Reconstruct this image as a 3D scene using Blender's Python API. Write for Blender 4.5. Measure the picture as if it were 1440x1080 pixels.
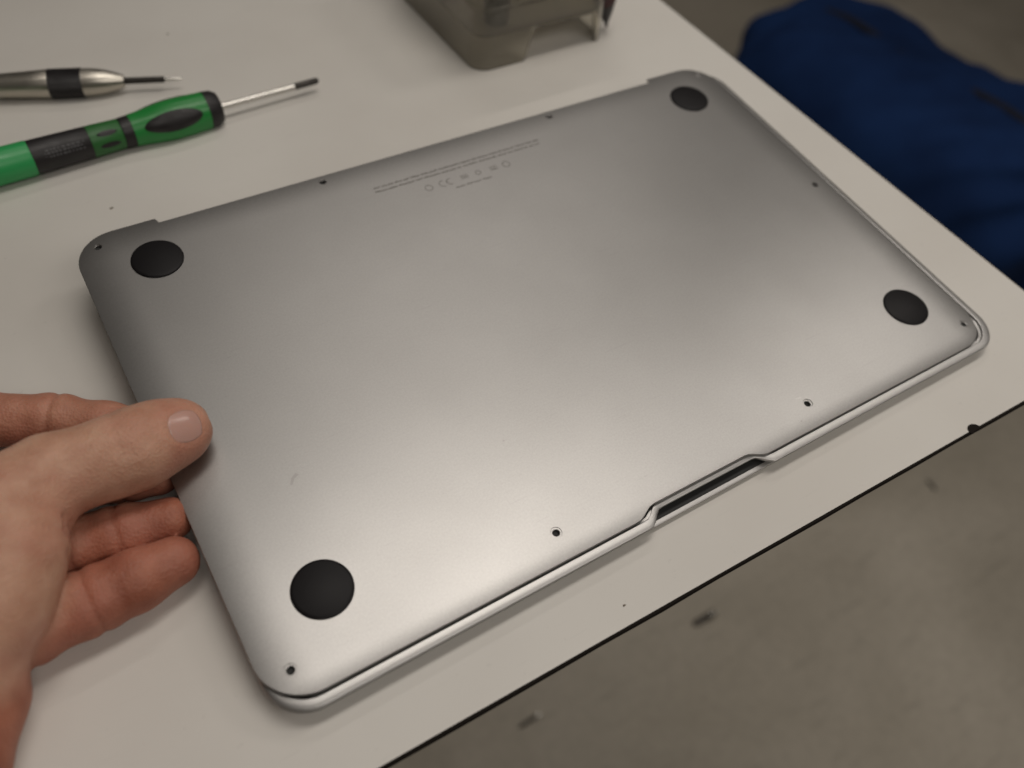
import bpy, bmesh, math, random
import numpy as np
from mathutils import Vector, Matrix

for o in list(bpy.data.objects): bpy.data.objects.remove(o, do_unlink=True)
scene = bpy.context.scene
COL = scene.collection
MM = 0.001
rng = random.Random(7)

# ------------------------------------------------------------------ camera
# pose solved from the cover's outline, feet and screw holes (millimetres)
RT = np.array([[0.8497839386, -0.5212590861, 0.0784616008],
               [-0.3677502254, -0.6928832204, -0.6202198115],
               [0.3776599388, 0.4981985629, -0.7804941785]])
CAM = np.array([-149.5256, -85.0187, 244.8160])
FPX = 1220.0
cam_data = bpy.data.cameras.new('camera')
cam = bpy.data.objects.new('camera', cam_data); COL.objects.link(cam)
m = Matrix.Identity(4)
for r in range(3):
    m[r][0], m[r][1], m[r][2] = RT[0][r], -RT[1][r], -RT[2][r]
    m[r][3] = CAM[r] * MM
cam.matrix_world = m
cam_data.sensor_width = 36.0
cam_data.lens = 36.0 * FPX / 1440.0
cam_data.clip_start = 0.01; cam_data.clip_end = 50.0
cam_data.dof.use_dof = True
cam_data.dof.focus_distance = 0.285
cam_data.dof.aperture_fstop = 7.0
scene.camera = cam

# ------------------------------------------------------------------ world, lamps and added fills
world = bpy.data.worlds.new('World'); scene.world = world
world.use_nodes = True
bg = world.node_tree.nodes['Background']
bg.inputs[0].default_value = (1.0, 0.90, 0.78, 1); bg.inputs[1].default_value = 0.035

def area(name, loc, target, size, size_y, power, color):
    d = bpy.data.lights.new(name, 'AREA'); d.shape = 'RECTANGLE'
    d.size, d.size_y, d.energy, d.color = size, size_y, power, color
    o = bpy.data.objects.new(name, d); COL.objects.link(o)
    o.location = loc
    o.rotation_euler = (Vector(target) - Vector(loc)).to_track_quat('-Z', 'Y').to_euler()
    return o
WARM = (1.0, 0.935, 0.86)
area('front_fill', (0.20, -0.60, 0.80), (0.20, -0.60, 0), 0.90, 0.50, 3.5, WARM)  # added soft fill from the front, in place of room bounce
area('cover_fill', (0.13, 0.17, 0.80), (0.13, 0.17, 0), 0.66, 0.14, 1.5, WARM)  # added overhead fill, brightens the front and left of the cover
area('side_fill', (0.82, 0.20, 0.80), (0.82, 0.20, 0), 0.30, 0.16, 1.2, WARM)  # added fill, brightens the cover towards its front-right
area('ceiling_lamp', (0.35, 0.42, 1.60), (0.35, 0.42, 0), 0.60, 0.26, 2.0, WARM)
area('ceiling_tube', (0.78, 1.25, 1.60), (0.78, 1.25, 0), 1.30, 0.06, 3.3, WARM)

vs = scene.view_settings
vs.view_transform = 'Standard'; vs.look = 'None'; vs.gamma = 1.0; vs.exposure = 0.07
vs.use_curve_mapping = False

# ------------------------------------------------------------------ helpers
def unproj(u, v, z):
    d = RT.T @ np.array([(u - 720) / FPX, (v - 540) / FPX, 1.0])
    k = (z - CAM[2]) / d[2]
    return CAM + k * d
def depth(p): return float((RT @ (np.asarray(p) - CAM))[2])
def tag(o, label=None, cat=None, group=None, kind=None):
    if label: o['label'] = label
    if cat: o['category'] = cat
    if group: o['group'] = group
    if kind: o['kind'] = kind
    return o
def empty(name, loc=(0, 0, 0), rz=0.0):
    o = bpy.data.objects.new(name, None); COL.objects.link(o)
    o.empty_display_size = 0.02
    o.location = [c * MM for c in loc]; o.rotation_euler = (0, 0, rz)
    return o
def link(name, me, mat, parent=None, smooth=False):
    o = bpy.data.objects.new(name, me); COL.objects.link(o)
    for mt in (mat if isinstance(mat, (list, tuple)) else [mat]): me.materials.append(mt)
    if parent is not None: o.parent = parent
    if smooth: me.polygons.foreach_set('use_smooth', [True] * len(me.polygons))
    return o
def from_bm(name, bm, mat, parent=None, smooth=False, angle=None):
    """bm is in millimetres"""
    bmesh.ops.recalc_face_normals(bm, faces=bm.faces[:])
    bmesh.ops.scale(bm, vec=(MM, MM, MM), verts=bm.verts[:])
    me = bpy.data.meshes.new(name); bm.to_mesh(me); bm.free()
    o = link(name, me, mat, parent, smooth or angle is not None)
    if angle is not None: me.set_sharp_from_angle(angle=math.radians(angle))
    return o
def box_bm(x0, x1, y0, y1, z0, z1, bevel=0.0, seg=2, bm=None):
    b = bmesh.new()
    bmesh.ops.create_cube(b, size=1)
    bmesh.ops.scale(b, vec=(x1 - x0, y1 - y0, z1 - z0), verts=b.verts[:])
    bmesh.ops.translate(b, vec=((x0 + x1) / 2, (y0 + y1) / 2, (z0 + z1) / 2), verts=b.verts[:])
    if bevel: bmesh.ops.bevel(b, geom=b.edges[:], offset=bevel, segments=seg, profile=0.5, affect='EDGES')
    if bm is None: return b
    me = bpy.data.meshes.new('t'); b.to_mesh(me); b.free(); bm.from_mesh(me); bpy.data.meshes.remove(me)
    return bm
def lathe_bm(profile, n=40, cap=True, axis='x', bm=None):
    """profile: list of (pos, radius) along the axis"""
    bm = bm or bmesh.new(); rings = []
    for p, r in profile:
        ring = []
        for k in range(n):
            a = 2 * math.pi * k / n
            c, s = r * math.cos(a), r * math.sin(a)
            ring.append(bm.verts.new((p, c, s) if axis == 'x' else (c, s, p)))
        rings.append(ring)
    for a, b in zip(rings, rings[1:]):
        for k in range(n):
            bm.faces.new((a[k], a[(k + 1) % n], b[(k + 1) % n], b[k]))
    if cap:
        bm.faces.new(rings[0]); bm.faces.new(rings[-1])
    return bm
def tube_bm(pts, r, n=10, bm=None):
    bm = bm or bmesh.new(); rings = []
    pts = [Vector(p) for p in pts]
    up = Vector((0, 0, 1))
    for i, p in enumerate(pts):
        t = (pts[min(i + 1, len(pts) - 1)] - pts[max(i - 1, 0)]).normalized()
        s = t.cross(up if abs(t.z) < 0.95 else Vector((1, 0, 0))).normalized(); q = s.cross(t)
        rr = r[i] if isinstance(r, (list, tuple)) else r
        rings.append([bm.verts.new(p + s * (rr * math.cos(2 * math.pi * k / n)) + q * (rr * math.sin(2 * math.pi * k / n))) for k in range(n)])
    for a, b in zip(rings, rings[1:]):
        for k in range(n): bm.faces.new((a[k], a[(k + 1) % n], b[(k + 1) % n], b[k]))
    bm.faces.new(rings[0]); bm.faces.new(rings[-1])
    return bm

# ------------------------------------------------------------------ materials
def mat(name, color, rough=0.5, metal=0.0, spec=0.5, **kw):
    mt = bpy.data.materials.new(name); mt.use_nodes = True
    b = mt.node_tree.nodes['Principled BSDF']
    b.inputs['Base Color'].default_value = (*color, 1)
    b.inputs['Roughness'].default_value = rough
    b.inputs['Metallic'].default_value = metal
    b.inputs['Specular IOR Level'].default_value = spec
    for k, v in kw.items(): b.inputs[k.replace('_', ' ')].default_value = v
    return mt
def noise_color(mt, c1, c2, scale, detail=4.0, lo=0.35, hi=0.65, distort=0.0):
    nt = mt.node_tree; b = nt.nodes['Principled BSDF']
    tc = nt.nodes.new('ShaderNodeTexCoord')
    n = nt.nodes.new('ShaderNodeTexNoise'); n.inputs['Scale'].default_value = scale
    n.inputs['Detail'].default_value = detail; n.inputs['Distortion'].default_value = distort
    nt.links.new(tc.outputs['Object'], n.inputs['Vector'])
    rp = nt.nodes.new('ShaderNodeValToRGB')
    rp.color_ramp.elements[0].position = lo; rp.color_ramp.elements[1].position = hi
    rp.color_ramp.elements[0].color = (*c1, 1); rp.color_ramp.elements[1].color = (*c2, 1)
    nt.links.new(n.outputs['Fac'], rp.inputs['Fac'])
    nt.links.new(rp.outputs['Color'], b.inputs['Base Color'])
    return mt
def bump(mt, scale, strength, dist=0.0002, detail=3.0, kind='noise'):
    nt = mt.node_tree; b = nt.nodes['Principled BSDF']
    tc = nt.nodes.new('ShaderNodeTexCoord')
    if kind == 'noise':
        n = nt.nodes.new('ShaderNodeTexNoise'); n.inputs['Detail'].default_value = detail; out = n.outputs['Fac']
    else:
        n = nt.nodes.new('ShaderNodeTexVoronoi'); out = n.outputs['Distance']
    n.inputs['Scale'].default_value = scale
    nt.links.new(tc.outputs['Object'], n.inputs['Vector'])
    bp = nt.nodes.new('ShaderNodeBump'); bp.inputs['Strength'].default_value = strength; bp.inputs['Distance'].default_value = dist
    nt.links.new(out, bp.inputs['Height'])
    prev = b.inputs['Normal'].links
    if prev: nt.links.new(prev[0].from_socket, bp.inputs['Normal'])
    nt.links.new(bp.outputs['Normal'], b.inputs['Normal'])
    return mt
def rough_noise(mt, scale, lo, hi, detail=5.0):
    nt = mt.node_tree; b = nt.nodes['Principled BSDF']
    tc = nt.nodes.new('ShaderNodeTexCoord')
    n = nt.nodes.new('ShaderNodeTexNoise'); n.inputs['Scale'].default_value = scale; n.inputs['Detail'].default_value = detail
    nt.links.new(tc.outputs['Object'], n.inputs['Vector'])
    mr = nt.nodes.new('ShaderNodeMapRange'); mr.inputs[1].default_value = 0.3; mr.inputs[2].default_value = 0.7
    mr.inputs[3].default_value = lo; mr.inputs[4].default_value = hi
    nt.links.new(n.outputs['Fac'], mr.inputs[0]); nt.links.new(mr.outputs[0], b.inputs['Roughness'])
    return mt

def speckle(mt, scale, amount, stretch=(1, 1, 1), rot=0.0, lo=0.3, hi=0.7):
    """multiply the base colour by fine noise: grain, or scratches when stretched"""
    nt = mt.node_tree; b = nt.nodes['Principled BSDF']
    tc = nt.nodes.new('ShaderNodeTexCoord'); mp = nt.nodes.new('ShaderNodeMapping')
    mp.inputs['Scale'].default_value = stretch; mp.inputs['Rotation'].default_value = (0, 0, rot)
    n = nt.nodes.new('ShaderNodeTexNoise'); n.inputs['Scale'].default_value = scale; n.inputs['Detail'].default_value = 3
    nt.links.new(tc.outputs['Object'], mp.inputs['Vector']); nt.links.new(mp.outputs['Vector'], n.inputs['Vector'])
    mr = nt.nodes.new('ShaderNodeMapRange'); mr.inputs[1].default_value = lo; mr.inputs[2].default_value = hi
    mr.inputs[3].default_value = 1 - amount; mr.inputs[4].default_value = 1.0
    nt.links.new(n.outputs['Fac'], mr.inputs[0])
    mx = nt.nodes.new('ShaderNodeMix'); mx.data_type = 'RGBA'; mx.blend_type = 'MULTIPLY'; mx.inputs[0].default_value = 1
    src = b.inputs['Base Color'].links[0].from_socket
    nt.links.new(src, mx.inputs[6]); nt.links.new(mr.outputs[0], mx.inputs[7]); nt.links.new(mx.outputs[2], b.inputs['Base Color'])
    return mt
M = {}
M['laminate'] = bump(noise_color(mat('white_laminate', (0.7, 0.67, 0.62), 0.42, spec=0.35), (0.66, 0.63, 0.585), (0.72, 0.695, 0.65), 9, 6), 900, 0.08, 0.0001)
speckle(M['laminate'], 60, 0.035, (1, 14, 1), 0.5, 0.27, 0.34); speckle(M['laminate'], 420, 0.06, lo=0.24, hi=0.32); speckle(M['laminate'], 6, 0.05)
M['edge'] = mat('dark_edging', (0.012, 0.009, 0.007), 0.8, spec=0.15)
M['underside'] = mat('board_underside', (0.10, 0.085, 0.07), 0.7)
M['steel_leg'] = mat('painted_steel', (0.20, 0.20, 0.20), 0.4, 0.6)
M['floor'] = rough_noise(bump(noise_color(mat('grey_floor', (0.15, 0.135, 0.11), 0.55), (0.36, 0.32, 0.255), (0.58, 0.525, 0.44), 2.6, 9, 0.3, 0.7, 0.6), 160, 0.15, 0.001), 5, 0.45, 0.7)
speckle(M['floor'], 90, 0.10); speckle(M['floor'], 14, 0.15, (1, 9, 1), 0.8, 0.28, 0.40)
M['alu'] = rough_noise(bump(noise_color(mat('blasted_aluminium', (0.74, 0.71, 0.67), 0.4, 1.0), (0.40, 0.39, 0.38), (0.42, 0.41, 0.40), 30, 6), 2600, 0.10, 0.00006), 22, 0.39, 0.41)
speckle(M['alu'], 1500, 0.09); speckle(M['alu'], 70, 0.05, (1, 22, 1), 0.35, 0.28, 0.36)
M['alu_rim'] = bump(mat('machined_aluminium', (0.45, 0.44, 0.43), 0.42, 1.0), 2600, 0.06, 0.00005)
M['inside'] = mat('dark_interior', (0.02, 0.02, 0.02), 0.7)
M['rubber'] = bump(mat('black_rubber', (0.008, 0.007, 0.008), 0.5, spec=0.22), 3000, 0.1, 0.00005)
M['print'] = mat('grey_print', (0.17, 0.16, 0.145), 0.5, 0.8)
M['scuff'] = mat('scuffed_aluminium', (0.34, 0.33, 0.32), 0.46, 1.0)
M['green'] = rough_noise(mat('green_plastic', (0.018, 0.24, 0.045), 0.35), 120, 0.28, 0.42)
M['green_bright'] = rough_noise(mat('bright_green_plastic', (0.028, 0.34, 0.095), 0.35), 120, 0.3, 0.42)
M['green_dark'] = mat('worn_green_plastic', (0.02, 0.13, 0.025), 0.45)
M['black'] = rough_noise(mat('black_plastic', (0.012, 0.010, 0.011), 0.45), 120, 0.35, 0.55)
M['steel'] = rough_noise(mat('bright_steel', (0.62, 0.60, 0.56), 0.25, 1.0), 200, 0.18, 0.32)
M['satin'] = rough_noise(mat('satin_steel', (0.52, 0.49, 0.43), 0.32, 1.0), 90, 0.26, 0.40)
M['dark_steel'] = mat('blackened_steel', (0.06, 0.055, 0.05), 0.4, 0.8)
M['lettering'] = mat('faint_lettering', (0.10, 0.10, 0.105), 0.6)
M['clear'] = mat('clear_plastic', (0.74, 0.71, 0.63), 0.05, 0.0, 0.5, Transmission_Weight=0.92, IOR=1.42)
M['shade_tint'] = mat('shade_tinted_plastic', (0.36, 0.33, 0.27), 0.12, 0.0, 0.5, Transmission_Weight=0.75, IOR=1.42)  # darkened plastic: shade beneath the box floor is put into its colour
M['bottle'] = mat('dark_bottle', (0.02, 0.02, 0.02), 0.3)
M['brown'] = mat('brown_plastic', (0.06, 0.03, 0.018), 0.5)
M['dred'] = mat('dark_red_plastic', (0.05, 0.010, 0.012), 0.45)
M['denim'] = bump(noise_color(mat('blue_fabric', (0.02, 0.06, 0.17), 0.9, spec=0.1), (0.010, 0.026, 0.088), (0.016, 0.045, 0.15), 6, 5), 500, 0.3, 0.001)
M['webbing'] = mat('navy_webbing', (0.008, 0.010, 0.022), 0.8)
M['crumb'] = mat('crumb', (0.20, 0.17, 0.13), 0.8)

# ------------------------------------------------------------------ floor and table
FLOOR_Z = -720.0
bm = bmesh.new()
bmesh.ops.create_grid(bm, x_segments=1, y_segments=1, size=6000)
bmesh.ops.translate(bm, vec=(0, 0, FLOOR_Z), verts=bm.verts[:])
floor = from_bm('floor', bm, M['floor']); tag(floor, 'worn grey floor below the table', kind='structure')

table = empty('table', (0, 0, FLOOR_Z))
tag(table, 'white laminate table with thin dark edging', 'table')
TX0, TX1, TY0, TY1 = -1150.0, 187.5, -25.2, 720.0
ROT = math.radians(-0.9)                      # the table runs a degree off the laptop's front edge
pv = Vector((-17.1, -25.2, 0))
def rot_about(bm):
    bmesh.ops.rotate(bm, cent=pv, matrix=Matrix.Rotation(ROT, 3, 'Z'), verts=bm.verts[:])
    bmesh.ops.translate(bm, vec=(0, 0, -FLOOR_Z), verts=bm.verts[:])
    return bm
e = 0.8
bm = bmesh.new()        # board: sharp top, underside undercut so that only a thin edge shows
top = [(TX0 + e, TY0 + e), (TX1 - e, TY0 + e), (TX1 - e, TY1 - e), (TX0 + e, TY1 - e)]
und = [(TX0 + 26, TY0 + 26), (TX1 - 26, TY0 + 26), (TX1 - 26, TY1 - 26), (TX0 + 26, TY1 - 26)]
v0 = [bm.verts.new((x, y, 0)) for x, y in top]; v1 = [bm.verts.new((x, y, -3.0)) for x, y in top]; v2 = [bm.verts.new((x, y, -20)) for x, y in und]
bm.faces.new(v0); bm.faces.new(v2[::-1])
for a, b in ((v0, v1), (v1, v2)):
    for k in range(4): bm.faces.new((a[k], a[(k + 1) % 4], b[(k + 1) % 4], b[k]))
from_bm('tabletop', rot_about(bm), M['laminate'], table)
bm = bmesh.new()        # edging strip right round
nseg = 0
def strip(p, q, wob):
    n = 60
    P, Q = Vector((*p, 0)), Vector((*q, 0)); d = (Q - P).normalized(); nrm = Vector((d.y, -d.x, 0))
    rows = []
    for k in range(n + 1):
        c = P + (Q - P) * (k / n)
        w = e + wob * (rng.random() - 0.3) * 0.35
        c = c - nrm * 0
        rows.append([bm.verts.new(c - nrm * 0.02 + Vector((0, 0, -0.05))), bm.verts.new(c + nrm * (w * 0.8) + Vector((0, 0, -0.10))),
                     bm.verts.new(c + nrm * w + Vector((0, 0, -0.6))), bm.verts.new(c + nrm * w + Vector((0, 0, -2.1))), bm.verts.new(c + Vector((0, 0, -3.1)))])
    for a, b in zip(rows, rows[1:]):
        for j in range(5): bm.faces.new((a[j], a[(j + 1) % 5], b[(j + 1) % 5], b[j]))
    bm.faces.new(rows[0]); bm.faces.new(rows[-1])
for k in range(4): strip(top[k], top[(k + 1) % 4], 1.0)
from_bm('edge_band', rot_about(bm), M['edge'], table)
for lx in (TX0 + 150, TX1 - 330):
    for ly in (TY0 + 330, TY1 - 80):
        from_bm('leg', rot_about(box_bm(lx - 20, lx + 20, ly - 20, ly + 20, FLOOR_Z, -19, 2)), M['steel_leg'], table)
# chip in the table's front edge
bm = bmesh.new()
P = unproj(1372, 604, 0)
prof = [(-3.0, 0.0), (-3.2, 1.1), (-2.6, 2.3), (-1.2, 3.0), (0.4, 3.0), (1.6, 2.2), (2.4, 1.0), (3.6, 0.35), (4.6, 0.0)]
up = [bm.verts.new((P[0] + a, -27.3 + b, 0.14 + 0.25 * (1 - abs(a) / 5) * (0.6 if b < 2.4 else 0))) for a, b in prof]
dn = [bm.verts.new((P[0] + a, -27.3 + b, -0.3)) for a, b in prof]
c = bm.verts.new((P[0] + 0.2, -27.2, 0.02))
bm.faces.new(dn[::-1])
for k in range(len(prof) - 1):
    bm.faces.new((up[k], up[k + 1], dn[k + 1], dn[k])); bm.faces.new((c, up[k + 1], up[k]))
bmesh.ops.translate(bm, vec=(0, 0, -FLOOR_Z), verts=bm.verts[:])
from_bm('edge_chip', bm, M['edge'], table)

# ------------------------------------------------------------------ laptop
SL = math.tan(math.radians(3.6))              # wedge of the case
def rrect(x0, x1, y0, y1, r, n=14, side=70, back_side=70):
    """counter-clockwise rounded rectangle with points along the sides"""
    pts = []
    def arc(cx, cy, a0):
        for k in range(n + 1):
            a = math.radians(a0 + 90 * k / n); pts.append((cx + r * math.cos(a), cy + r * math.sin(a)))
    def line(p, q, m):
        for k in range(1, m): pts.append((p[0] + (q[0] - p[0]) * k / m, p[1] + (q[1] - p[1]) * k / m))
    line((x0 + r, y0), (x1 - r, y0), side); arc(x1 - r, y0 + r, -90)
    line((x1, y0 + r), (x1, y1 - r), 24); arc(x1 - r, y1 - r, 0)
    line((x1 - r, y1), (x0 + r, y1), back_side); arc(x0 + r, y1 - r, 90)
    line((x0, y1 - r), (x0, y0 + r), 24); arc(x0 + r, y0 + r, 180)
    return pts
def sstep(a, b, x):
    t = min(1, max(0, (x - a) / (b - a))); return t * t * (3 - 2 * t)

laptop = empty('laptop', (0, 95, 0))
tag(laptop, 'slim aluminium laptop lying upside down on the white table, open under its cover', 'laptop')
OFF = Vector((0, -95, 0))
def local(bm): bmesh.ops.translate(bm, vec=OFF, verts=bm.verts[:]); return bm
def loft(rings, cap0=True, cap1=True):
    bm = bmesh.new()
    R = [[bm.verts.new(p) for p in r] for r in rings]; n = len(R[0])
    for a, b in zip(R, R[1:]):
        for k in range(n): bm.faces.new((a[k], a[(k + 1) % n], b[(k + 1) % n], b[k]))
    if cap0: bm.faces.new(R[0][::-1])
    if cap1: bm.faces.new(R[-1])
    return bm
# display lid, face down on the table
def lid_ring(ins, z): return [(x, y, z) for x, y in rrect(-148.4 + ins, 150.2 - ins, -2.1 + ins, 184.0 - ins, 13 - ins)]
from_bm('display_lid', local(loft([lid_ring(3.0, 0.02), lid_ring(1.2, 0.35), lid_ring(0.35, 1.1), lid_ring(0.1, 1.9), lid_ring(0.25, 2.35), lid_ring(0.8, 2.5)])), M['alu_rim'], laptop, angle=40)
from_bm('display_panel', local(loft([lid_ring(1.7, 2.45), lid_ring(1.75, 2.62)])), M['inside'], laptop)
# base case with rim; the finger scoop bites into its front edge
def scoop(x, xa, xb, ramp): return sstep(xa, xa + ramp, x) * (1 - sstep(xb - ramp, xb, x))
def base_top(x, y): return 4.95 + SL * max(0, y) + 0.0088 * (148 - x)
def base_ring(ins, f, zc=0.0, deep=4.6):
    out = []
    for x, y in rrect(-148.6 + ins, 150.8 - ins, -3.1 + ins, 184.3 - ins, 13.2 - min(ins, 9), side=150):
        if y < 20:
            s = scoop(x, -25.0, 29.0, 7.0)
            y = y + s * deep * max(0.0, 1 - (y + 3.1) / 20)
        zt = base_top(x, y) + zc
        zb = 2.75 + max(0, y) * 0.012
        out.append((x, y, zb + (zt - zb) * f))
    return out
from_bm('base_case', local(loft([base_ring(3.0, 0.0), base_ring(1.4, 0.15), base_ring(0.4, 0.58), base_ring(0.04, 0.80), base_ring(0.0, 0.86), base_ring(0.1, 0.905), base_ring(0.35, 0.93), base_ring(1.4, 0.975), base_ring(2.7, 1.0), base_ring(3.0, 1.0), base_ring(3.1, 1.0, -0.15), base_ring(3.15, 1.0, -0.9), base_ring(4.2, 1.0, -0.95), base_ring(4.4, 1.0, -1.3)], cap1=False)), M['alu_rim'], laptop, angle=60)
from_bm('interior_tray', local(loft([base_ring(4.1, 1.0, -1.28), base_ring(7, 1.0, -1.35)], cap0=False)), M['inside'], laptop)

# bottom cover, loose and raised along its left edge
cover = empty('bottom_cover', (0, 0, 8.0))
RISE = 4.0
cmx = Matrix.Rotation(math.atan(RISE / 296), 4, 'Y') @ Matrix.Rotation(math.radians(3.6), 4, 'X')
cover.matrix_world = Matrix.Translation((0, 0, 8.0 * MM)) @ cmx
tag(cover, 'loosened silver aluminium bottom cover with four black feet, held up by a thumb', 'laptop cover')
CX0, CX1, CY0, CY1 = -148.9, 147.1, 0.0, 188.3
CR, CW, DROP = 15.0, 22.0, 1.9
def cdist(x, y):
    """distance in from the cover's plain rounded outline"""
    cx, cy = (CX0 + CX1) / 2, (CY0 + CY1) / 2
    hx, hy = (CX1 - CX0) / 2, (CY1 - CY0) / 2
    qx, qy = abs(x - cx) - (hx - CR), abs(y - cy) - (hy - CR)
    return -(math.hypot(max(qx, 0), max(qy, 0)) + min(max(qx, qy), 0) - CR)
def czt(x, y):
    def f(d, w, drop, p): return drop * max(0.0, 1 - max(d, 0.0) / w) ** p
    z = f(x - CX0, 15, 1.0, 2.3) + f(CX1 - x, 16, 0.9, 2.4) + f(y - CY0, 7, 0.45, 2.2) + f(CY1 - y, 16, 0.9, 2.4)
    return -z
def cnormal(x, y):
    h = 0.05
    return Vector((-(czt(x + h, y) - czt(x - h, y)) / (2 * h), -(czt(x, y + h) - czt(x, y - h)) / (2 * h), 1)).normalized()
def cring(d, dz=0.0, ins=0.0):
    out = []
    rr = max(CR - d, 1.2)
    for x, y in rrect(CX0 + d, CX1 - d, CY0 + d, CY1 - d, rr, side=150, back_side=420):
        k = max(0.0, 1 - d / 12.0)
        if y < 40 and abs(y - (CY0 + d)) < 1e-6:
            y += 3.0 * scoop(x, -28.5, 27.0, 8.0) * k
        if y > 150 and abs(y - (CY1 - d)) < 1e-6:
            y -= 2.9 * scoop(x, -118.2, 114.4, 0.9) * k
        out.append((x, y, czt(x, y) + dz))
    return out
ds = [0.0, 0.18, 0.5, 1, 1.6, 2.4, 3.4, 4.6, 6, 7.6, 9.4, 11.4, 13.5, 16, 19, 22.5]
rings = [cring(22.5, -0.9), cring(1.0, -0.9), cring(0.06, -0.82), cring(0.0, -0.7), cring(0.0, -0.16)] + [cring(d) for d in ds[1:]]
bm = loft(rings)
bmesh.ops.recalc_face_normals(bm, faces=bm.faces[:])
me = bpy.data.meshes.new('shell'); bm.to_mesh(me); bm.free()
shell = link('shell', me, M['alu'])
SCREWS = [(-140.4, 9.0), (140.0, 9.0), (140.4, 181.2), (-140.4, 181.6), (-54.0, 9.2), (54.0, 9.2), (54.0, 181.6), (-54.0, 181.6), (-140.4, 97.0), (140.0, 96.5)]
bm = bmesh.new()
for x, y in SCREWS:
    z = czt(x, y); nrm = cnormal(x, y)
    sub = lathe_bm(([(-3, 1.15), (-0.34, 1.15), (-0.26, 1.32), (-0.22, 1.78), (0.0, 1.88), (0.3, 1.95)] if y < 20 else [(-3, 1.22), (-0.42, 1.22), (-0.40, 1.26), (0.0, 1.5), (0.3, 1.68)]), 28, axis='z')
    q = nrm.to_track_quat('Z', 'Y').to_matrix()
    bmesh.ops.rotate(sub, cent=(0, 0, 0), matrix=q, verts=sub.verts[:])
    bmesh.ops.translate(sub, vec=(x, y, z), verts=sub.verts[:])
    bmesh.ops.recalc_face_normals(sub, faces=sub.faces[:])
    t = bpy.data.meshes.new('t'); sub.to_mesh(t); sub.free(); bm.from_mesh(t); bpy.data.meshes.remove(t)
cm = bpy.data.meshes.new('cutter'); bm.to_mesh(cm); bm.free()
cut = bpy.data.objects.new('cutter', cm); COL.objects.link(cut)
md = shell.modifiers.new('holes', 'BOOLEAN'); md.operation = 'DIFFERENCE'; md.solver = 'EXACT'; md.object = cut
dg = bpy.context.evaluated_depsgraph_get()
new = bpy.data.meshes.new_from_object(shell.evaluated_get(dg))
shell.modifiers.clear(); shell.data = new
bpy.data.objects.remove(cut, do_unlink=True)
me = shell.data
me.polygons.foreach_set('use_smooth', [True] * len(me.polygons))
nors = []
for p in me.polygons:
    for li in p.loop_indices:
        co = me.vertices[me.loops[li].vertex_index].co
        an = cnormal(co.x, co.y)
        nors.append(an if (p.normal.dot(an) > 0.93) else p.normal.copy())
me.normals_split_custom_set([tuple(n) for n in nors])
me.transform(Matrix.Scale(MM, 4)); me.update()
if not me.materials: me.materials.append(M['alu'])
shell.parent = cover
from_bm('hole_backing', loft([cring(2.2, -1.35), cring(2.2, -1.1)]), M['inside'], cover)  # added dark sheet that gives the screw holes their shade
# feet
FEET = [(-123.6, 25.9), (123.6, 25.9), (123.6, 167.2), (-123.8, 167.2)]
for x, y in FEET:
    R0 = 9.1
    prof = [(-0.6, R0), (0.10, R0), (0.45, R0 - 0.12), (0.72, R0 - 0.5)] + [(0.72 + 0.85 * (1 - (r / (R0 - 0.5)) ** 2), r) for r in (8, 7, 5.5, 4, 2.4, 1.0, 0.05)]
    b = lathe_bm(prof, 56, axis='z')
    bmesh.ops.translate(b, vec=(x, y, czt(x, y) + 0.0), verts=b.verts[:])
    from_bm('rubber_foot', b, M['rubber'], cover, angle=35)
# fine printed lines and marks near the hinge (illegible in the photograph)
bm = bmesh.new()
def mark(x, y, w, h):
    z = czt(x, y) + 0.03
    vs_ = [bm.verts.new((x + a * w, y + b * h, z)) for a, b in ((0, 0), (1, 0), (1, 1), (0, 1))]
    bm.faces.new(vs_)
def text_line(x0, x1, y, h):
    x = x0
    while x < x1:
        wl = rng.uniform(1.6, 5.2); x2 = min(x + wl, x1); c = x
        while c < x2 - 0.2:
            g = rng.uniform(0.35, 0.6)
            mark(c, y + (0.0 if rng.random() < .75 else h * 0.25), g, h * rng.choice((0.75, 1.0, 0.75)))
            c += g + 0.14
        x = x2 + 0.55
# cover plane coordinates of the printing
text_line(-37.5, 40.5, 169.4, 0.85)
text_line(-37.6, 40.0, 167.2, 0.8)
text_line(-6.8, 9.6, 157.0, 0.75)
def ring_mark(cx, cy, r, w=0.3, a0=0, a1=360):
    n = 14
    for k in range(n):
        a, b = math.radians(a0 + (a1 - a0) * k / n), math.radians(a0 + (a1 - a0) * (k + 1) / n)
        z = czt(cx, cy) + 0.03
        bm.faces.new([bm.verts.new((cx + q * math.cos(t), cy + q * math.sin(t), z)) for q, t in ((r, a), (r, b), (r - w, b), (r - w, a))])
ring_mark(-17, 161.6, 1.7); ring_mark(-10.5, 161.6, 1.8, 0.3, 70, 290); ring_mark(-7.2, 161.6, 1.8, 0.3, 70, 290)
mark(-9.0, 161.5, 1.1, 0.25)
for k in range(4): mark(-2 + k * 0.9, 160.6, 0.28, 2.4)
ring_mark(6, 161.8, 1.3)
for k in range(3): mark(11.5, 160.7 + k * 0.9, 3.6, 0.28)
ring_mark(19.5, 161.7, 1.8)
from_bm('printed_markings', bm, M['print'], cover)
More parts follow.
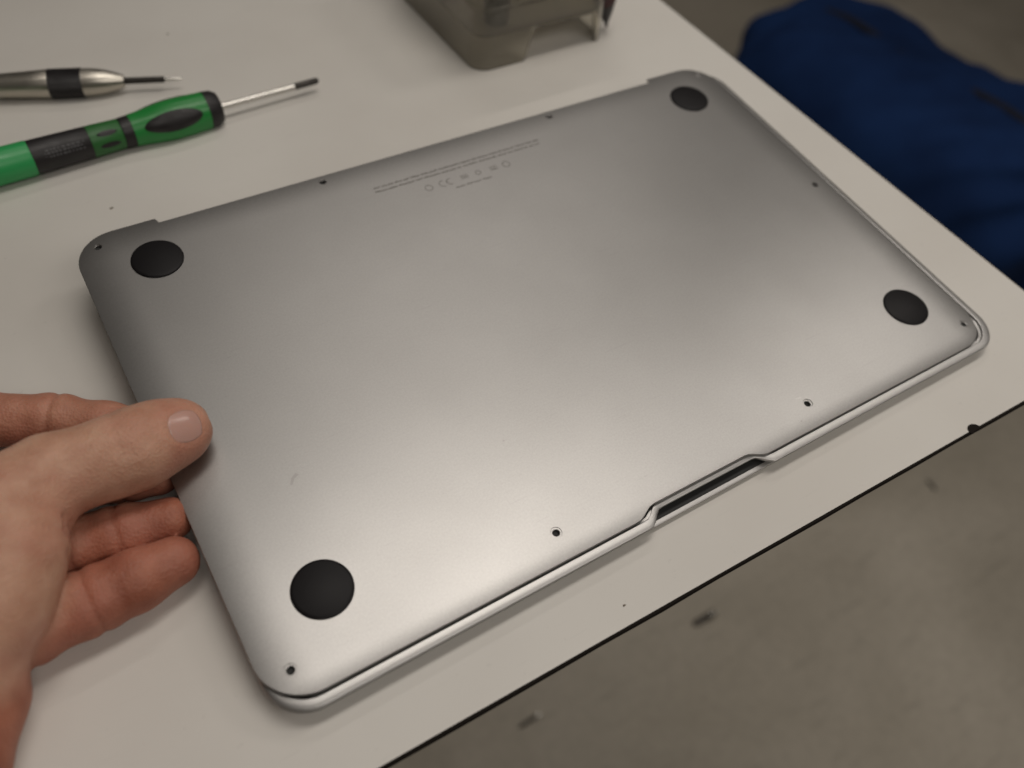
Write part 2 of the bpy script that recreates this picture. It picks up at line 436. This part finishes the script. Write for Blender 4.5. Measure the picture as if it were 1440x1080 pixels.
# a scuff and two nicks on the cover
def patch(pts, name, mt):
    b = bmesh.new()
    b.faces.new([b.verts.new((x, y, czt(x, y) + 0.025)) for x, y in pts])
    from_bm(name, b, mt, cover)
patch([(-118.5, 61.0), (-117.2, 63.2), (-115.4, 64.3), (-114.6, 63.4), (-116.4, 62.6), (-117.7, 61.0)], 'scuff_mark', M['scuff'])
patch([(-52.0, 45.0), (-51.4, 45.5), (-51.0, 45.1), (-51.5, 44.7)], 'scuff_mark', M['scuff'])
patch([(46.0, 4.4), (46.7, 4.9), (47.1, 4.6), (46.5, 4.1)], 'scuff_mark', M['scuff'])
patch([(53.2, 11.9), (53.6, 12.5), (51.4, 12.9), (51.0, 12.6)], 'scuff_mark', M['alu_rim'])

# ------------------------------------------------------------------ hand (one continuous skin built from a distance field)
def PX(u, v, z, rpx):
    p = unproj(u, v, z); return np.array([*p, rpx * depth(p) / FPX])
def sd_cone(P, a, b):
    ra, rb = a[3], b[3]; ba = b[:3] - a[:3]; L = np.dot(ba, ba)
    h = np.clip(((P - a[:3]) @ ba) / L, 0, 1)
    return np.linalg.norm(P - a[:3] - h[:, None] * ba, axis=1) - (ra + (rb - ra) * h)
def smin(a, b, k):
    h = np.clip(0.5 + 0.5 * (b - a) / k, 0, 1)
    return b * (1 - h) + a * h - k * h * (1 - h)
def chain(P, pts, k=3.0):
    d = None
    for a, b in zip(pts, pts[1:]):
        s = sd_cone(P, a, b); d = s if d is None else smin(d, s, k)
    return d
THUMB = [PX(252, 606, 24.0, 45), PX(222, 616, 25.0, 49), PX(184, 634, 26.5, 54), PX(135, 651, 27.5, 52), PX(70, 672, 29, 58), PX(15, 715, 29, 72)]
THENAR = [PX(15, 715, 29, 72), PX(2, 780, 28, 80), PX(-22, 850, 25, 82), PX(-60, 915, 22, 78)]
HEEL = [PX(-60, 915, 16, 70), PX(-32, 985, 11, 60), PX(-70, 1080, 12, 80)]
INDEX = [PX(-120, 600, 16, 45), PX(-30, 590, 11, 39), PX(80, 592, 9.2, 36), PX(150, 600, 9.0, 34), PX(192, 604, 9.0, 30)]
MIDDLE = [PX(-120, 700, 13, 46), PX(0, 690, 9, 40), PX(110, 676, 8.6, 37), PX(175, 668, 8.6, 35), PX(222, 666, 8.8, 31)]
RING = [PX(-110, 820, 12, 50), PX(20, 795, 9, 42), PX(100, 769, 8.6, 39), PX(170, 748, 8.6, 36), PX(240, 730, 8.8, 31)]
PINKY = [PX(-90, 945, 12, 52), PX(30, 890, 9.8, 50), PX(130, 845, 9.4, 45), PX(190, 817, 9.2, 43), PX(244, 790, 8.8, 36)]
PALM = [PX(-110, 640, 24, 75), PX(-130, 760, 20, 90), PX(-120, 900, 16, 85)]
FOREARM = [PX(-120, 880, 20, 110), PX(-260, 1050, 30, 150), PX(-420, 1250, 45, 170)]
def crease(P, c, axis, depth_, w, reach):
    q = P - c[:3]
    return depth_ * np.exp(-((q @ axis) / w) ** 2) * (np.linalg.norm(q, axis=1) < reach)
def unit(v): v = np.asarray(v, float); return v / np.linalg.norm(v)
nail_c = unproj(261, 599, 32.0)
cam_dir = unit(CAM - nail_c)
nail_u = unit(unproj(300, 588, 30.5) - unproj(220, 613, 32.0))
nail_n = unit(cam_dir + 0.10 * np.array([0.3, 0.6, 0.0])); nail_n = unit(nail_n - nail_u * np.dot(nail_n, nail_u))
nail_v = np.cross(nail_n, nail_u)
NL, NW = 5.3, 5.3
def nail_r(P):
    q = P - nail_c; a, b = (q @ nail_u) / NL, (q @ nail_v) / NW
    return (np.abs(a) ** 2.6 + np.abs(b) ** 2.6) ** (1 / 2.6), q @ nail_n
def hand_sdf(P):
    th = chain(P, THUMB, 5.0)
    # knuckle folds across the back of the thumb's joint, crease at the web
    ax = unit(THUMB[1][:3] - THUMB[3][:3])
    up = np.array([0.1, 0.2, 1.0])
    j = THUMB[2].copy(); j[:3] += np.array([0, 0, 8])
    for off, dd in ((-2.4, .40), (-0.6, .55), (1.2, .45), (2.9, .30)):
        c = j.copy(); c[:3] += ax * off; th = th + crease(P, c, unit(ax + 0.10 * off * np.array([0, .3, 0])), dd, 0.55, 9.0)
    nr, nh = nail_r(P)
    th = th + 0.55 * (1 - np.clip((nr - 0.86) / 0.2, 0, 1)) * (nh > -6)
    pal = smin(chain(P, THENAR, 6), chain(P, PALM, 8), 8)
    pal = smin(pal, chain(P, HEEL, 6), 7)
    pal = smin(pal, chain(P, FOREARM, 10), 12)
    d = smin(th, pal, 5.0)
    # folds of the web at the thenar edge
    for (u, v, z, du, dv, dep, w, rc) in ((97, 748, 24, 0.55, 1, .9, 1.2, 8), (92, 768, 23, 0.4, 1, .8, 1.1, 8), (88, 798, 21, 0.2, 1, .5, 1.2, 8),
                                          (45, 715, 40, 0.5, 1, .35, 0.9, 11), (40, 740, 40, 0.45, 1, .35, 0.9, 11)):
        c = np.array([*unproj(u, v, z), 0]); a = unit(unproj(u + du * 20, v + dv * 20, z) - unproj(u, v, z))
        d = d + crease(P, c, a, dep, w, rc)
    for F, js in ((INDEX, (2,)), (MIDDLE, (2, 3)), (RING, (2, 3)), (PINKY, (1, 2))):
        f = chain(P, F, 3.0)
        for jn in js:
            c = F[jn]; a = unit(F[jn + 1][:3] - F[jn - 1][:3])
            f = f + crease(P, c, a, 0.75, 0.8, c[3] * 1.6) - crease(P, c + np.array([*(a * 4), 0]), a, 0.35, 3.0, c[3] * 1.6) - crease(P, c - np.array([*(a * 4), 0]), a, 0.35, 3.0, c[3] * 1.6)
        d = smin(d, f, 0.45)
    d = np.maximum(d, 0.15 - P[:, 2])
    return np.maximum(np.maximum(d, -258 - P[:, 0]), -16 - P[:, 1])
def surface_nets(fn, lo, hi, h):
    n = [int(math.ceil((b - a) / h)) + 1 for a, b in zip(lo, hi)]
    ax = [lo[i] + h * np.arange(n[i]) for i in range(3)]
    G = np.stack(np.meshgrid(*ax, indexing='ij'), -1).reshape(-1, 3)
    val = np.empty(len(G))
    for s in range(0, len(G), 400000): val[s:s + 400000] = fn(G[s:s + 400000])
    V = val.reshape(n)
    inside = V < 0
    c = np.zeros([k - 1 for k in n], int)
    for dx in (0, 1):
        for dy in (0, 1):
            for dz in (0, 1): c += inside[dx:n[0] - 1 + dx, dy:n[1] - 1 + dy, dz:n[2] - 1 + dz]
    act = (c > 0) & (c < 8)
    idx = -np.ones(act.shape, int); I = np.argwhere(act); idx[act] = np.arange(len(I))
    acc = np.zeros((len(I), 3)); cnt = np.zeros(len(I))
    corners = [(a, b, d) for a in (0, 1) for b in (0, 1) for d in (0, 1)]
    for p in corners:
        for k in range(3):
            if p[k]: continue
            q = list(p); q[k] = 1
            v0 = V[I[:, 0] + p[0], I[:, 1] + p[1], I[:, 2] + p[2]]; v1 = V[I[:, 0] + q[0], I[:, 1] + q[1], I[:, 2] + q[2]]
            cr = (v0 < 0) != (v1 < 0)
            t = np.where(cr, v0 / np.where(cr, v0 - v1, 1), 0)
            pos = np.tile(np.array(p, float), (len(I), 1)); pos[:, k] += t
            acc[cr] += pos[cr]; cnt[cr] += 1
    verts = np.array(lo) + h * (I + acc / cnt[:, None])
    faces = []
    for k in range(3):
        a, b = (k + 1) % 3, (k + 2) % 3
        s0 = [slice(None)] * 3; s1 = [slice(None)] * 3
        s0[k] = slice(0, n[k] - 1); s1[k] = slice(1, n[k])
        cr = inside[tuple(s0)] != inside[tuple(s1)]
        E_ = np.argwhere(cr)
        ok = (E_[:, a] > 0) & (E_[:, b] > 0) & (E_[:, a] < n[a] - 1) & (E_[:, b] < n[b] - 1)
        E_ = E_[ok]
        def cell(da, db):
            q = E_.copy(); q[:, a] -= da; q[:, b] -= db
            return idx[q[:, 0], q[:, 1], q[:, 2]]
        f = np.stack([cell(1, 1), cell(0, 1), cell(0, 0), cell(1, 0)], 1)
        flip = ~inside[tuple(s0)][tuple(E_.T)]
        f[flip] = f[flip][:, ::-1]
        faces.append(f)
    return verts, np.concatenate(faces)
hv, hf = surface_nets(hand_sdf, (-262, -20, -1), (-132, 150, 62), 0.85)
def largest(v, f):
    lab = np.arange(len(v))
    while True:
        m_ = lab[f].min(1); new_ = lab.copy()
        for k in range(4): np.minimum.at(new_, f[:, k], m_)
        new_ = new_[new_]
        if (new_ == lab).all(): break
        lab = new_
    ids, cnts = np.unique(lab, return_counts=True); keep = lab == ids[cnts.argmax()]
    re = np.cumsum(keep) - 1
    return v[keep], re[f[keep[f].all(1)]]
hv, hf = largest(hv, hf)
hm = bpy.data.meshes.new('hand')
hm.from_pydata((hv * MM).tolist(), [], hf.tolist())
# skin tone: palmar skin is redder, and shade on the fingers is painted in too
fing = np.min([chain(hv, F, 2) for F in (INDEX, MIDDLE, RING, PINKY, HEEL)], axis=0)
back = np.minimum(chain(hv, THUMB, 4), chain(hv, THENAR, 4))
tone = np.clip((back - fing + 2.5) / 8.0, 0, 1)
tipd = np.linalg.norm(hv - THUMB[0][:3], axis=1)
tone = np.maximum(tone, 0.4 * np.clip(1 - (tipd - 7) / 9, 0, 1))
tone = np.where(chain(hv, INDEX, 2) < 2.0, tone * 0.6, tone)  # index left paler: lamplight from behind painted into its tone
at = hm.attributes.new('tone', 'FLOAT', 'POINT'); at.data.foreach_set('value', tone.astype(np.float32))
def skin():
    mt = mat('skin', (0.45, 0.28, 0.18), 0.5, spec=0.35)
    nt = mt.node_tree; b = nt.nodes['Principled BSDF']
    b.inputs['Subsurface Weight'].default_value = 0.22
    b.inputs['Subsurface Radius'].default_value = (1.0, 0.35, 0.2)
    b.inputs['Subsurface Scale'].default_value = 0.004
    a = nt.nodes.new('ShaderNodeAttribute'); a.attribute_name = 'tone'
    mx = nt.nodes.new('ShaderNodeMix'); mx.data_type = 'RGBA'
    mx.inputs[6].default_value = (0.57, 0.318, 0.218, 1); mx.inputs[7].default_value = (0.37, 0.134, 0.082, 1)  # second colour: reddish palm skin with finger shade mixed in
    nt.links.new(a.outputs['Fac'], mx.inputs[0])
    tc = nt.nodes.new('ShaderNodeTexCoord')
    n = nt.nodes.new('ShaderNodeTexNoise'); n.inputs['Scale'].default_value = 120; n.inputs['Detail'].default_value = 5
    nt.links.new(tc.outputs['Object'], n.inputs['Vector'])
    hs = nt.nodes.new('ShaderNodeMix'); hs.data_type = 'RGBA'; hs.blend_type = 'SOFT_LIGHT'; hs.inputs[0].default_value = 0.75
    nt.links.new(mx.outputs[2], hs.inputs[6]); nt.links.new(n.outputs['Fac'], hs.inputs[7])
    n2 = nt.nodes.new('ShaderNodeTexNoise'); n2.inputs['Scale'].default_value = 55; n2.inputs['Detail'].default_value = 4
    nt.links.new(tc.outputs['Object'], n2.inputs['Vector'])
    r2 = nt.nodes.new('ShaderNodeMapRange'); r2.inputs[1].default_value = 0.42; r2.inputs[2].default_value = 0.68; r2.inputs[4].default_value = 0.45
    nt.links.new(n2.outputs['Fac'], r2.inputs[0])
    pk = nt.nodes.new('ShaderNodeMix'); pk.data_type = 'RGBA'; pk.inputs[7].default_value = (0.56, 0.235, 0.17, 1)
    nt.links.new(r2.outputs[0], pk.inputs[0]); nt.links.new(hs.outputs[2], pk.inputs[6])
    nt.links.new(pk.outputs[2], b.inputs['Base Color'])
    bump(mt, 1100, 0.5, 0.0003, kind='voronoi'); bump(mt, 240, 0.4, 0.0006, 6.0)
    return mt
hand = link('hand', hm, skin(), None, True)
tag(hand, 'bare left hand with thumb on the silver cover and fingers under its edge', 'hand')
sm = hand.modifiers.new('smooth', 'SMOOTH'); sm.factor = 0.5; sm.iterations = 3
# thumb nail
n_ = 16; vs_, fs_ = [], []
for i in range(n_ + 1):
    for j in range(n_ + 1):
        a, b = -1 + 2 * i / n_, -1 + 2 * j / n_
        sa, sb = a * math.sqrt(1 - b * b / 2), b * math.sqrt(1 - a * a / 2)
        mixk = 0.85
        a2, b2 = (sa * mixk + a * (1 - mixk)) * 0.93, (sb * mixk + b * (1 - mixk)) * 0.93
        p = nail_c + nail_u * (a2 * NL) + nail_v * (b2 * NW) + nail_n * 14
        for _ in range(60):
            s = hand_sdf(p[None])[0] - 0.14
            if s < 0.01: break
            p = p - nail_n * s * 0.7
        vs_.append((p * MM).tolist())
for i in range(n_):
    for j in range(n_):
        k = i * (n_ + 1) + j; fs_.append((k, k + n_ + 1, k + n_ + 2, k + 1))
nm = bpy.data.meshes.new('thumb_nail'); nm.from_pydata(vs_, [], fs_)
M['nail'] = mat('nail', (0.57, 0.33, 0.275), 0.24, spec=0.5, Subsurface_Weight=0.15, Subsurface_Scale=0.002)
nail = link('thumb_nail', nm, M['nail'], hand, True)
sd = nail.modifiers.new('thick', 'SOLIDIFY'); sd.thickness = 0.0005; sd.offset = -1
ss = nail.modifiers.new('smooth', 'SMOOTH'); ss.factor = 0.5; ss.iterations = 4

# ------------------------------------------------------------------ screwdrivers
def aim(root, A, B):
    """local +x from A towards B, A and B in mm"""
    A, B = Vector(A), Vector(B)
    q = (B - A).to_track_quat('X', 'Z')
    root.matrix_world = Matrix.Translation(A * MM) @ q.to_matrix().to_4x4()
# green precision driver
A = unproj(0, 234, 7.4); B = unproj(447, 113, 5.6)
gd = empty('screwdriver'); tag(gd, 'green and black plastic screwdriver with thin steel shaft on the white table', 'screwdriver')
aim(gd, A, B)
LEN = float(np.linalg.norm(B - A))
def gx(u, v, z=7.4):       # distance along the driver of a photographed point
    p = unproj(u, v, z); d = (B - A) / LEN; return float((p - A) @ d)
x_cap, x_blk, x_rec, x_ring, x_grip0, x_grip1 = gx(45, 222), gx(126, 200), gx(172, 189), gx(172, 189), gx(186, 184), gx(290, 155)
x_nose = gx(311, 150)
from_bm('end_cap', lathe_bm([(-60, 2), (-60, 6.2), (-58, 7.0), (-20, 7.5), (x_cap - 0.6, 7.3), (x_cap, 7.0)], 36), M['green_bright'], gd, angle=40)
from_bm('label_sleeve', lathe_bm([(x_cap - 0.5, 6.6), (x_cap, 7.1), (x_blk, 6.7), (x_blk + 0.5, 6.3)], 36), M['black'], gd, angle=40)
seg = from_bm('mid_section', lathe_bm([(x_blk - 0.3, 6.2), (x_blk + 0.2, 6.7), (x_ring - 0.3, 6.4), (x_ring + 0.2, 6.0)], 36), M['green_dark'], gd, angle=40)
from_bm('neck_ring', lathe_bm([(x_ring - 0.2, 6.0), (x_ring + 0.3, 6.5), (x_grip0 - 0.6, 6.7), (x_grip0 + 0.4, 6.6)], 36), M['black'], gd, angle=40)
def grip_r(x):
    t = (x - x_grip0) / (x_grip1 - x_grip0)
    return 6.8 + 1.9 * sstep(-0.05, 0.55, t) - 0.5 * sstep(0.6, 1.1, t)
xs = [x_grip0 + (x_grip1 - x_grip0) * k / 16 for k in range(17)]
from_bm('grip', lathe_bm([(x_grip0 - 0.2, 6.0)] + [(x, grip_r(x)) for x in xs] + [(x_grip1 + 0.2, 7.4)], 40), M['green'], gd, angle=40)
from_bm('nose_ring', lathe_bm([(x_grip1 - 0.2, 7.3), (x_grip1 + 0.1, 8.3), (x_grip1 + (x_nose - x_grip1) * 0.6, 7.9), (x_nose - 0.6, 6.6), (x_nose, 4.6), (x_nose + 0.1, 1.2)], 36), M['black'], gd, angle=40)
x_tip0 = gx(414, 121, 6)
from_bm('shaft', lathe_bm([(x_nose - 1, 1.35), (x_tip0, 1.35)], 20), M['steel'], gd, angle=40)
from_bm('blade_tip', lathe_bm([(x_tip0 - 0.2, 1.36), (x_tip0, 1.5), (LEN - 1.2, 1.5), (LEN, 1.0)], 16), M['dark_steel'], gd, angle=40)
def surf_patch(fr, cx, hl, hang, ang, mt, name, lift=0.22, power=2.0):
    """oval pad wrapped on a surface of revolution"""
    bm = bmesh.new(); rings = []
    for q in (1.0, 0.93, 0.6, 0.25):
        ring = []
        for k in range(36):
            t = 2 * math.pi * k / 36
            c, s = math.cos(t), math.sin(t)
            c = math.copysign(abs(c) ** (2 / power), c); s = math.copysign(abs(s) ** (2 / power), s)
            x = cx + hl * q * c; a = ang + hang * q * s
            r = fr(x) + (-0.3 if q == 1.0 else lift)
            ring.append(bm.verts.new((x, r * math.cos(a), r * math.sin(a))))
        rings.append(ring)
    for a, b in zip(rings, rings[1:]):
        for k in range(36): bm.faces.new((a[k], a[(k + 1) % 36], b[(k + 1) % 36], b[k]))
    bm.faces.new(rings[-1])
    return from_bm(name, bm, mt, gd, angle=60)
xm, xl = (x_grip0 + x_grip1) / 2 + 0.5, (x_grip1 - x_grip0) * 0.40
view = -math.radians(215)
FACE = math.radians(180 - 30)       # towards the camera: local -y is the near side
for k in range(3):
    surf_patch(grip_r, xm, xl, math.radians(31), FACE + math.radians(120) * k, M['black'], 'grip_pad')
xc = (x_blk + x_ring) / 2
for da in (-20, 24):
    surf_patch(lambda x: 6.55, xc + 0.4, (x_ring - x_blk) * 0.33, math.radians(11), FACE + math.radians(da), M['black'], 'arrow_inset', 0.08)
bm = bmesh.new()            # faint, illegible lettering on the sleeve
for row, ang in enumerate((8, -4, -14)):
    x = x_cap + 4
    while x < x_blk - 3:
        w = rng.uniform(0.5, 1.5); r = 7.0
        a0, a1 = FACE + math.radians(ang - 2.6), FACE + math.radians(ang + 2.6)
        bm.faces.new([bm.verts.new((xx, r * math.cos(a), r * math.sin(a))) for xx, a in ((x, a0), (x + w, a0), (x + w, a1), (x, a1))])
        x += w + rng.uniform(0.35, 0.9)
from_bm('lettering', bm, M['lettering'], gd)

# silver precision driver
A2 = unproj(0, 121, 6.4); B2 = unproj(256, 110.5, 5.2)
sdv = empty('precision_screwdriver'); tag(sdv, 'satin steel precision screwdriver with a black knurled band on the white table', 'screwdriver')
aim(sdv, A2, B2)
L2 = float(np.linalg.norm(B2 - A2))
def sx(u, v, z=6.4): return float((unproj(u, v, z) - A2) @ ((B2 - A2) / L2))
xb0, xb1, xn, xs1 = sx(70, 118), sx(117, 116), sx(174, 113), sx(231, 111)
from_bm('handle', lathe_bm([(-50, 2), (-50, 4.0), (-48, 4.6), (-6, 5.0), (xb0 * 0.6, 5.9), (xb0 - 0.4, 6.35), (xb0 + 0.2, 6.2)], 40), M['satin'], sdv, angle=35)
bm = bmesh.new(); rings = []
nk = 48
for i in range(15):
    x = xb0 + (xb1 - xb0) * i / 14
    rings.append([bm.verts.new((x, (6.25 + 0.28 * (((k + i) % 2))) * math.cos(2 * math.pi * k / nk), (6.25 + 0.28 * (((k + i) % 2))) * math.sin(2 * math.pi * k / nk))) for k in range(nk)])
for a, b in zip(rings, rings[1:]):
    for k in range(nk): bm.faces.new((a[k], a[(k + 1) % nk], b[(k + 1) % nk], b[k]))
bm.faces.new(rings[0]); bm.faces.new(rings[-1])
from_bm('knurled_band', bm, M['black'], sdv)
def nose_r(t): return 6.2 * (1 - 0.58 * max(0, t) ** 2.2)
from_bm('collet_nose', lathe_bm([(xb1 - 0.2, 5.8)] + [(xb1 + (xn - xb1) * k / 12, nose_r(k / 12)) for k in range(13)] + [(xn + 0.1, 1.0)], 40), M['satin'], sdv, angle=35)
from_bm('shaft', lathe_bm([(xn - 1, 1.5), (xs1 - 0.4, 1.4), (xs1, 0.9)], 20), M['dark_steel'], sdv, angle=35)
from_bm('blade_tip', lathe_bm([(xs1 - 0.5, 0.85), (L2 - 1.5, 0.75), (L2, 0.35)], 16), M['steel'], sdv, angle=35)

# ------------------------------------------------------------------ clear plastic box with odds and ends
BX0, BX1, BY0, BY1, BH = 57.0, 137.0, 249.0, 336.0, 50.0
cbox = empty('plastic_box', (100, 292, 0)); tag(cbox, 'clear plastic parts box with dark odds and ends beside the laptop', 'box')
boff = Vector((-100, -292, 0))
outl = rrect(BX0, BX1, BY0, BY1, 9, 10, 40, 20)
def arch(x, y):
    if y > BY0 + 0.5: return 0.0
    return 17.0 * sstep(85, 90, x) * (1 - sstep(126, 130, x))
def insout(ins): return rrect(BX0 + ins, BX1 - ins, BY0 + ins, BY1 - ins, 9 - ins, 10, 40, 20)
bm = bmesh.new()
R4 = []
for ins, top_ in ((0.0, False), (0.0, True), (1.6, True), (1.6, False)):
    o_ = insout(ins); taper = 0.0
    R4.append([bm.verts.new((x, y, BH if top_ else arch(*outl[i]) + 0.05)) for i, (x, y) in enumerate(o_)])
n = len(outl)
for a, b in ((0, 1), (1, 2), (2, 3), (3, 0)):
    for k in range(n): bm.faces.new((R4[a][k], R4[a][(k + 1) % n], R4[b][(k + 1) % n], R4[b][k]))
bmesh.ops.translate(bm, vec=boff, verts=bm.verts[:])
from_bm('wall', bm, M['clear'], cbox, angle=40)
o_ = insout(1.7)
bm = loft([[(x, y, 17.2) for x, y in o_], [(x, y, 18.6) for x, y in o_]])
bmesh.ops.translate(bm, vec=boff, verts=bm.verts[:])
from_bm('raised_floor', bm, M['shade_tint'], cbox)
bm = loft([[(x, y, 31.2) for x, y in insout(0.05)], [(x, y, 31.4) for x, y in insout(-1.2)], [(x, y, 32.6) for x, y in insout(-1.2)], [(x, y, 32.8) for x, y in insout(0.05)]], False, False)
bmesh.ops.translate(bm, vec=boff, verts=bm.verts[:])
from_bm('rib', bm, M['clear'], cbox, angle=40)

jar = empty('small_bottle', (74, 261, 18.6)); tag(jar, 'small dark bottle with black cap standing in the clear box', 'bottle')
from_bm('body', lathe_bm([(0, 5.0), (0.6, 6.2), (18, 6.2), (21, 5.0)], 32, axis='z'), M['bottle'], jar, angle=40)
from_bm('cap', lathe_bm([(20, 6.4), (20.4, 7.0), (32, 7.0), (33, 6.2)], 32, axis='z'), M['black'], jar, angle=40)
clip_ = from_bm('adapter_block', (lambda b: (bmesh.ops.translate(b, vec=(0, 0, 0), verts=b.verts[:]), b)[1])(box_bm(60.5, 71, 285, 326, 18.7, 38, 4, 3)), M['brown'])
tag(clip_, 'dark brown plastic block lying along the side wall inside the clear box', 'plastic block')
blk = from_bm('spool', lathe_bm([(18.7, 9), (20, 10), (28, 10), (29, 9)], 28, axis='z'), M['dred'], None, angle=40)
blk.location = (0.100, 0.290, 0); tag(blk, 'dark reddish round piece lying on the floor of the clear box', 'spool')
cap2 = from_bm('battery_pack', box_bm(88, 126, 304, 330, 18.7, 44, 2, 2), M['brown']); tag(cap2, 'brown rectangular piece at the back of the clear box', 'battery pack')
# pointed dark piece leaning against the box's front corner
tip = empty('pointed_nozzle'); tag(tip, 'dark pointed nozzle with reddish side leaning on the box corner', 'nozzle')
pa, pb = unproj(853, 39, 0.4), unproj(846, -60, 42)
aim(tip, pa, pb)
from_bm('tip', lathe_bm([(0, 0.35), (4, 1.3), (9, 3.2), (15, 5.2), (18, 5.6)], 24), M['black'], tip, angle=40)
from_bm('barrel', lathe_bm([(17.6, 5.2), (18.2, 6.2), (44, 6.6), (46, 5.8)], 24), M['dred'], tip, angle=40)

# ------------------------------------------------------------------ blue holdall on the floor beyond the table
bc = unproj(1262, 205, -585)
bag = empty('holdall', (bc[0], bc[1], FLOOR_Z), math.radians(4)); tag(bag, 'soft blue fabric holdall lying on the floor beyond the table', 'bag')
bm = bmesh.new(); nu, nv = 96, 64
def bag_p(u, v):
    a, b = 2 * math.pi * u, math.pi * (v - 0.5)
    def sp(c, e_): return math.copysign(abs(c) ** e_, c)
    x = 175 * sp(math.cos(b), 0.7) * sp(math.cos(a), 0.75); y = 330 * sp(math.cos(b), 0.7) * sp(math.sin(a), 0.6); z = 145 * sp(math.sin(b), 0.8)
    w = 9 * math.sin(x * .031 + y * .022 + 1.3) + 7 * math.sin(y * .047 - x * .018) * math.cos(z * .03) + 5 * math.sin(y * .085 + x * .06 + z * .04)
    f = 1 + w / 260
    z2 = max(z * f, -144) - (18 * math.exp(-((y - 40) / 120) ** 2) if z > 40 else 0)
    return (x * f, y * f, z2 + 145)
vv = [[bm.verts.new(bag_p(i / nu, j / nv)) for i in range(nu)] for j in range(1, nv)]
b0, b1 = bm.verts.new(bag_p(0, 0)), bm.verts.new(bag_p(0, 1))
for j in range(nv - 2):
    for i in range(nu): bm.faces.new((vv[j][i], vv[j][(i + 1) % nu], vv[j + 1][(i + 1) % nu], vv[j + 1][i]))
for i in range(nu):
    bm.faces.new((b0, vv[0][(i + 1) % nu], vv[0][i])); bm.faces.new((b1, vv[-1][i], vv[-1][(i + 1) % nu]))
from_bm('body', bm, M['denim'], bag, smooth=True)
from_bm('zip', tube_bm([(0, -290 + 580 * k / 30, 283 - 60 * abs(k / 15 - 1) ** 4 - 18 * math.exp(-((-290 + 580 * k / 30 - 40) / 120) ** 2)) for k in range(31)], 7, 8), M['webbing'], bag, smooth=True)
# ------------------------------------------------------------------ small bits on the floor and table
bolt = empty('floor_hole'); tag(bolt, 'dark hole with a bright end in the grey floor, built as a bolt shape', 'bolt')  # bolt shape stands in for a dark hole in the floor
pa, pb = unproj(975, 878, FLOOR_Z + 3), unproj(1005, 862, FLOOR_Z + 3)
aim(bolt, pa, pb); lb = float(np.linalg.norm(pb - pa))
from_bm('shank', lathe_bm([(0, 1.2), (3, 3.2), (lb * 0.72, 3.8), (lb * 0.74, 2)], 16), M['dark_steel'], bolt, angle=40)
from_bm('head', lathe_bm([(lb * 0.72, 2), (lb * 0.72, 4.6), (lb, 4.6), (lb + 0.8, 3.2)], 16), M['steel'], bolt, angle=40)
sl = empty('metal_sliver'); tag(sl, 'thin metal sliver with a bright end on the grey floor', 'metal scrap')
pa, pb = unproj(730, 1023, FLOOR_Z + 2), unproj(760, 1004, FLOOR_Z + 2)
aim(sl, pa, pb); lb = float(np.linalg.norm(pb - pa))
from_bm('strip', lathe_bm([(0, 0.6), (4, 1.8), (lb * 0.8, 2.0)], 12), M['dark_steel'], sl, angle=40)
from_bm('bright_end', lathe_bm([(lb * 0.78, 1.6), (lb * 0.8, 2.4), (lb, 2.2)], 12), M['steel'], sl, angle=40)
pa, pb = unproj(1304, 676, FLOOR_Z + 1.6), unproj(1316, 689, FLOOR_Z + 1.6)
ws = from_bm('floor_scuff', tube_bm([pa, (pa + pb) / 2 + np.array([1, 1, 0]), pb], 1.8, 8), M['dark_steel'], None, True)  # raised wire shape stands in for a dark floor scuff
tag(ws, 'short dark scuff on the grey floor, built as a raised piece', 'floor scuff')
for (u, v, r, lab) in ((157, 293, 0.5, 'tiny brown crumb on the table between the green screwdriver and the laptop corner'),
                       (236, 48, 0.45, 'tiny brown crumb on the bare table behind the silver screwdriver'),
                       (878, 851, 0.32, 'tiny brown crumb on the strip of table before the laptop')):
    p = unproj(u, v, 0)
    b = bmesh.new(); bmesh.ops.create_icosphere(b, subdivisions=1, radius=r)
    for vtx in b.verts: vtx.co = Vector((vtx.co.x * 1.7 + rng.uniform(-.15, .15), vtx.co.y + rng.uniform(-.15, .15), max(vtx.co.z * 0.5, -r * 0.3) + r * 0.3))
    o = from_bm('crumb', b, M['crumb'])
    o.location = (p[0] * MM, p[1] * MM, 0.00002)
    tag(o, lab, 'crumb', 'crumbs on the tabletop')
